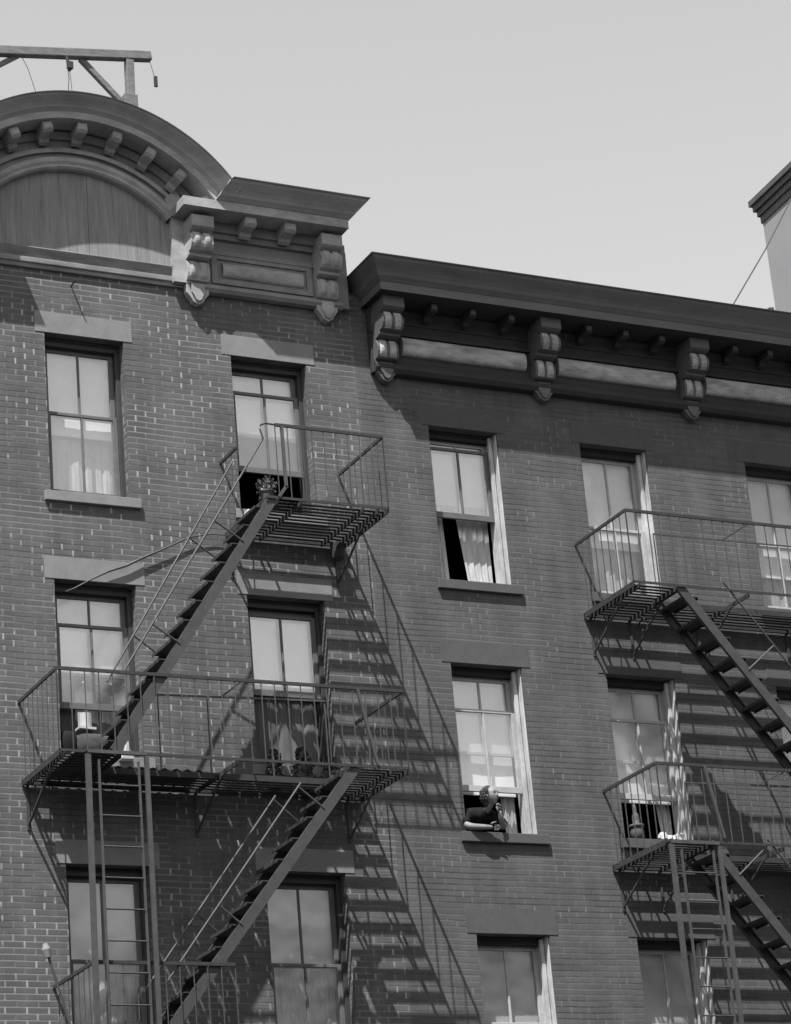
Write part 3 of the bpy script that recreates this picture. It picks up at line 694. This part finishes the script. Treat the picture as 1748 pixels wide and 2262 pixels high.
# things in the open window of the middle storey
m = MB(); rows = []
for i in range(7):
    t = i / 6; rows.append([(.235 + .15 * u / 6, .10 + .012 * math.sin(u * 1.1 + .4), 15.74 - t * .19) for u in range(7)])
m.grid(rows); m.prism([(.22, 15.545), (.40, 15.535), (.405, 15.56), (.22, 15.57)], 'y', .02, .16)
tag(m.build('white_linen', M['white'], smooth=False), 'white linen hung inside the open window above the corrugated sheet', 'linen')
def cushion(x0, x1, y0, y1, z0, z1, mat, label):
    rows = []; c = Vector(((x0 + x1) / 2, (y0 + y1) / 2, (z0 + z1) / 2)); h = Vector(((x1 - x0) / 2, (y1 - y0) / 2, (z1 - z0) / 2))
    sg = lambda v, e: math.copysign(abs(v) ** e, v)
    for i in range(9):
        p = math.pi * i / 8 - math.pi / 2; rows.append([(c.x + h.x * sg(math.cos(p), .5) * sg(math.cos(q_), .45), c.y + h.y * sg(math.cos(p), .5) * sg(math.sin(q_), .45), c.z + h.z * sg(math.sin(p), .8)) for q_ in [2 * math.pi * j / 16 for j in range(17)]])
    m = MB(); m.grid(rows); return tag(m.build('pillow', mat, smooth=True), label, 'pillow')
cushion(.16, .62, -.02, .26, 15.24, 15.50, M['pillow'], 'grey pillow airing on the sill under the white linen')
cushion(.02, .20, .0, .24, 15.24, 15.52, M['black'], 'dark bundled pillow on the left end of the open window sill')
m = MB(); m.prism([(.655, 15.25), (.735, 15.24), (.738, 15.26), (.705, 15.42), (.70, 15.42)], 'y', -.08, -.03); m.prism([(.60, 15.19), (.74, 15.19), (.735, 15.235), (.62, 15.24)], 'y', -.14, -.04)
tag(m.build('folded_cloth', M['white'], bev=.003), 'white pointed cloth on the pale sill beside the foot of the upper stair', 'cloth')
m = MB(); m.tube([(3.27, -.12, 17.60), (3.27, -.12, 17.62), (3.27, -.12, 17.79)], [.04, .07, .085], 12); m.tube([(3.20, -.12, 17.78), (3.27, -.12, 17.83), (3.34, -.12, 17.78)], .006, 5)
tag(m.build('bucket', M['ironD'], smooth=False), 'black bucket hung under the right end of the top platform against the wall', 'bucket')
# dark pots behind the railing
for i, (x, r_, h_) in enumerate(((2.30, .14, .30), (2.62, .17, .34), (2.95, .13, .26))):
    rnd = random.Random(i + 20); lab = ['low dark bushy plant at the left under the middle right window', 'largest dark bushy plant in the middle under the middle right window', 'right hand dark bushy plant under the middle right window beside the jamb'][i]
    t = empty('potted_plant', (0, 0, 0), lab, 'potted plant', 'dark potted plants on the long platform')
    m = MB(); m.tube([(x, -.18, 14.94), (x, -.18, 15.06)], [.07, .09], 12); m.build('pot', M['clay'], t)
    m = MB()
    for k_ in range(170):
        a = rnd.uniform(0, 6.28); q_ = rnd.random() ** .5; zz = rnd.random(); rad = r_ * (1 - zz * .75)
        p = Vector((x + math.cos(a) * rad * q_, -.18 + math.sin(a) * min(rad, .14) * q_, 15.06 + zz * h_)); s_ = rnd.uniform(.02, .04)
        e1 = Vector((rnd.uniform(-1, 1), rnd.uniform(-1, 1), rnd.uniform(-.5, 1))).normalized() * s_; e2 = e1.cross(Vector((rnd.random(), rnd.random(), .3))).normalized() * s_ * .6
        m.add([p - e1, p + e2, p + e1, p - e2], [(0, 1, 2, 3)])
    m.build('foliage', M['leaf'], t, fix=False)
# loose wire / cable slung to the wall
m = MB(); pts = [(.10, -.05, 17.0), (.201, -.05, 17.045), (.40, -.05, 17.165), (.584, -.05, 17.264), (.80, -.05, 17.35), (.982, -.05, 17.452), (1.275, -.05, 17.60), (1.539, -.05, 17.74), (1.80, -.05, 17.80), (1.98, -.05, 17.80)]
m.tube(pts, [.006, .008, .010, .013, .014, .014, .011, .009, .007, .006], 7); tag(m.build('cable', M['iron']), 'drooping cable slung from the top platform across a pale lintel', 'cable')
m = MB(); m.tube([(.333, .0, 20.598), (.333, -.155, 20.60)], .009, 6); tag(m.build('wall_spike', M['ironD']), 'iron spike sticking out of the brick under the arched pediment', 'spike')
# mop leaning at the bottom left platform
t = empty('mop', (0, 0, 0), 'mop with a pale head propped against the lowest platform railing at bottom left', 'mop')
m = MB(); m.tube([(-.35, -.33, 13.10), (-.04, -.33, 12.05)], .014, 8); m.build('handle', M['ironL'], t)
m = MB(); m.tube([(-.37, -.33, 13.20), (-.36, -.33, 13.14), (-.345, -.33, 13.06)], [.02, .045, .035], 9); m.build('mop_head', M['stoneA'], t)
# bedding in the right building's open window
m = MB(); rows = []
for i in range(9):
    t = i / 8; rows.append([(7.08 + .30 * u / 14 + .03 * math.sin(t * 3), -.02 + .05 * t + .022 * math.sin(u * 1.7 + t * 2) + .01 * math.sin(u * 4), 14.625 + .085 * math.sin(t * 2.9) * (.75 + .25 * math.sin(u * .6 + .8)) ) for u in range(15)])
m.grid(rows); tag(m.build('draped_cloth', M['white'], smooth=True, fix=False), 'white crumpled cloth on the sill behind the right fire escape railing', 'cloth')
# small statue on that sill
def lathe(pts, x, y, z, mat, name, label, cat):
    m = MB(); m.tube([(x, y, z + h_) for _, h_ in pts], [r_ for r_, _ in pts], 14); return tag(m.build(name, mat, smooth=True), label, cat)
lathe([(.085, 0), (.08, .12), (.07, .16), (.09, .165), (.085, .19), (.035, .21), (.045, .26), (.035, .31), (.018, .34), (.024, .37), (.02, .40), (.006, .44)], 6.86, .10, 14.612, M['stoneB'], 'figurine', 'small grey figurine on a pedestal in the dark open window behind the right railing', 'figurine')

# ------------------------------------------------------------------ person
def skin(name, nodes, edges, mat, parent, root=0, sub=2):
    me = bpy.data.meshes.new(name); me.from_pydata([n_[0] for n_ in nodes], edges, []); me.materials.append(mat)
    o = bpy.data.objects.new(name, me); sc.collection.objects.link(o)
    if parent: o.parent = parent
    s_ = o.modifiers.new('skin', 'SKIN'); s_.use_smooth_shade = True
    for i, n_ in enumerate(nodes):
        r_ = n_[1]; me.skin_vertices[0].data[i].radius = r_ if isinstance(r_, tuple) else (r_, r_); me.skin_vertices[0].data[i].use_root = (i == root)
    b = o.modifiers.new('sub', 'SUBSURF'); b.levels = sub; b.render_levels = sub
    return o
def ellipsoid(m, c, r, n=14, k=10, rot=None):
    rows = []
    for i in range(k + 1):
        p = math.pi * i / k - math.pi / 2; row = []
        for j in range(n + 1):
            q_ = 2 * math.pi * j / n; v = Vector((r[0] * math.cos(p) * math.cos(q_), r[1] * math.cos(p) * math.sin(q_), r[2] * math.sin(p)))
            if rot: v = rot @ v
            row.append(tuple(Vector(c) + v))
        rows.append(row)
    m.grid(rows)
pe = empty('person', (0, 0, 0), 'person in a dark dress leaning out of the open window on folded arms, looking right', 'person')
HX, HY, HZ = 4.935, -.06, 15.00
# body: hips, spine, neck, head base, arms, legs - one continuous surface
N = [((4.86, .95, 14.72), .13), ((4.86, .66, 14.80), .115), ((4.85, .36, 14.82), .095), ((4.86, .17, 14.82), .075), ((4.895, .05, 14.855), .046), ((4.92, -.02, 14.905), .042), ((4.935, -.045, 14.97), .055),
     ((4.69, .15, 14.83), .06), ((4.61, .03, 14.70), .048), ((4.66, -.05, 14.655), .040), ((4.80, -.09, 14.645), .032), ((4.90, -.095, 14.645), .022),
     ((5.03, .15, 14.83), .06), ((5.09, .02, 14.71), .048), ((5.05, -.06, 14.665), .038), ((5.0, -.11, 14.755), .029), ((4.985, -.13, 14.83), .021),
     ((4.78, 1.0, 14.50), .10), ((4.77, .95, 14.22), .07), ((4.77, 1.0, 14.0), .05), ((4.94, 1.0, 14.50), .10), ((4.95, .95, 14.22), .07), ((4.95, 1.0, 14.0), .05)]
Ed = [(0, 1), (1, 2), (2, 3), (3, 4), (4, 5), (5, 6), (3, 7), (7, 8), (8, 9), (9, 10), (10, 11), (3, 12), (12, 13), (13, 14), (14, 15), (15, 16), (0, 17), (17, 18), (18, 19), (0, 20), (20, 21), (21, 22)]
body = skin('body', N, Ed, M['skin'], pe)
# hands: one flat along the sill, the other closed loosely under the chin
def hand(base, dirv, side, curl):
    base = Vector(base); dv = Vector(dirv).normalized(); sd = Vector(side).normalized(); nv = dv.cross(sd)
    for i in range(4):
        b0 = base + sd * (.026 - i * .016); L_ = [.068, .076, .071, .056][i]; pts = [b0]; d_ = dv.copy()
        for j, f_ in enumerate((.45, .32, .23)):
            pts.append(pts[-1] + d_ * L_ * f_); d_ = (d_ + nv * curl * (.7 + .4 * j)).normalized()
        q = MB(); q.tube([tuple(p_) for p_ in pts], [.0088, .0084, .0076, .0058], 7); q.build('finger', M['skin'], pe, smooth=True)
    b0 = base - dv * .035 + sd * .03; q = MB(); q.tube([tuple(b0), tuple(b0 + (dv * .6 + sd * .6 + nv * curl * .3) * .032), tuple(b0 + (dv * 1.2 + sd * .7 + nv * curl * .7) * .046)], [.0115, .010, .0072], 7); q.build('thumb', M['skin'], pe, smooth=True)
hand((4.91, -.097, 14.645), (1, -.05, -.12), (0, -.3, 1), .25)
hand((4.982, -.132, 14.84), (-.25, .25, 1), (-1, -.3, -.1), .75)
rz_ = Matrix.Rotation(R(22), 3, 'Z')           # the face looks towards -Y turned to +X
def hp(x, y, z): v = rz_ @ Vector((x, y, z)); return (HX + v.x, HY + v.y, HZ + v.z)
def head_pt(p, q_):      # p latitude, q_ longitude (0 = +x, -pi/2 = the face)
    x, y, z = math.cos(p) * math.cos(q_), math.cos(p) * math.sin(q_), math.sin(p)
    low = max(0., -z); jaw = 1 - .42 * low ** 1.3
    X, Y, Z = .071 * x * jaw, .088 * y * (1 - .25 * low if y > 0 else 1 - .12 * low) + (-.012 * low), .108 * z
    if y < 0:
        f = max(0., 1 - abs(X) / .022)
        Y -= .020 * f * math.exp(-((Z + .012) / .020) ** 2)            # nose
        Y += .007 * math.exp(-((Z - .018) / .012) ** 2) * math.exp(-((abs(X) - .030) / .014) ** 2)   # eye hollows
        Y -= .006 * math.exp(-((Z + .050) / .010) ** 2) * math.exp(-(X / .022) ** 2)                # lips
        Y -= .010 * math.exp(-((Z + .085) / .016) ** 2) * math.exp(-(X / .026) ** 2)                # chin
        Y -= .004 * math.exp(-((Z - .036) / .010) ** 2)                # brow
    return hp(X, Y + .005, Z + .012)
m = MB(); m.grid([[head_pt(math.pi * i / 40 - math.pi / 2, 2 * math.pi * j / 56) for j in range(57)] for i in range(41)])
ellipsoid(m, hp(.070, .012, .002), (.009, .018, .028), 8, 6, rz_); ellipsoid(m, hp(-.070, .012, .002), (.009, .018, .028), 8, 6, rz_)
m.cur = 1
ellipsoid(m, hp(0, -.0925, -.040), (.017, .004, .004), 8, 6, rz_)
for sx in (-1, 1): ellipsoid(m, hp(sx * .029, -.073, .028), (.011, .006, .005), 8, 6, rz_); ellipsoid(m, hp(sx * .030, -.0785, .048), (.015, .004, .0025), 8, 6, rz_)
m.build('face', [M['skin'], M['hair']], pe, smooth=True)
m = MB(); rnd = random.Random(4)
ellipsoid(m, hp(0, .034, .036), (.083, .082, .096), rot=rz_); ellipsoid(m, hp(0, .055, -.045), (.072, .055, .075), rot=rz_)
for i in range(520):
    a = rnd.uniform(-2.25, 2.25) + math.pi / 2; e = rnd.uniform(-1.0, 1.5); c_ = math.cos(e)
    if e < -.1 and abs(a - math.pi / 2) > 1.75: continue
    p0 = Vector(hp(.082 * c_ * math.cos(a), .034 + .082 * c_ * math.sin(a), .036 + .096 * math.sin(e)))
    out = (p0 - Vector(hp(0, .04, .02))).normalized(); t1 = Vector((rnd.uniform(-1, 1), rnd.uniform(-1, 1), -.8)).normalized()
    m.tube([tuple(p0 - out * .004), tuple(p0 + out * .006 + t1 * .010), tuple(p0 + out * .005 + t1 * .026), tuple(p0 + t1 * .040)], [.005, .007, .006, .001], 4)
m.build('hair', M['hair'], pe, smooth=True)
keep = [0, 1, 2, 3, 4, 7, 8, 12, 13, 17, 18, 20, 21]
Nd = []
for i in keep:
    p_, r_ = N[i]; p_ = Vector(p_)
    if i == 4: p_ = Vector(N[3][0]).lerp(p_, .85)
    if i in (8, 13): p_ = Vector(N[i - 1][0]).lerp(p_, .92)
    Nd.append((tuple(p_), r_ * 1.28 + .016))
Nd.append(((4.64, -.005, 14.685), .058)); Nd.append(((5.08, -.005, 14.69), .056))
ix = {k_: j for j, k_ in enumerate(keep)}
Ed2 = [(ix[a_], ix[b_]) for a_, b_ in Ed if a_ in ix and b_ in ix] + [(ix[8], len(keep)), (ix[13], len(keep) + 1)]
Nd.append(((4.908, .012, 14.883), .058)); Ed2.append((ix[4], len(Nd) - 1))
skin('dress', Nd, Ed2, M['black'], pe)
m = MB(); m.tube([(13.25, 3.56, 25.83), (12.575, 3., 25.115), (11.0, 1.69, 23.43), (9.317, .3, 21.713), (9.25, .3, 20.95)], .010, 5)
tag(m.build('wire', M['iron']), 'thin guy wire running from the pale building down to the roof edge', 'wire')
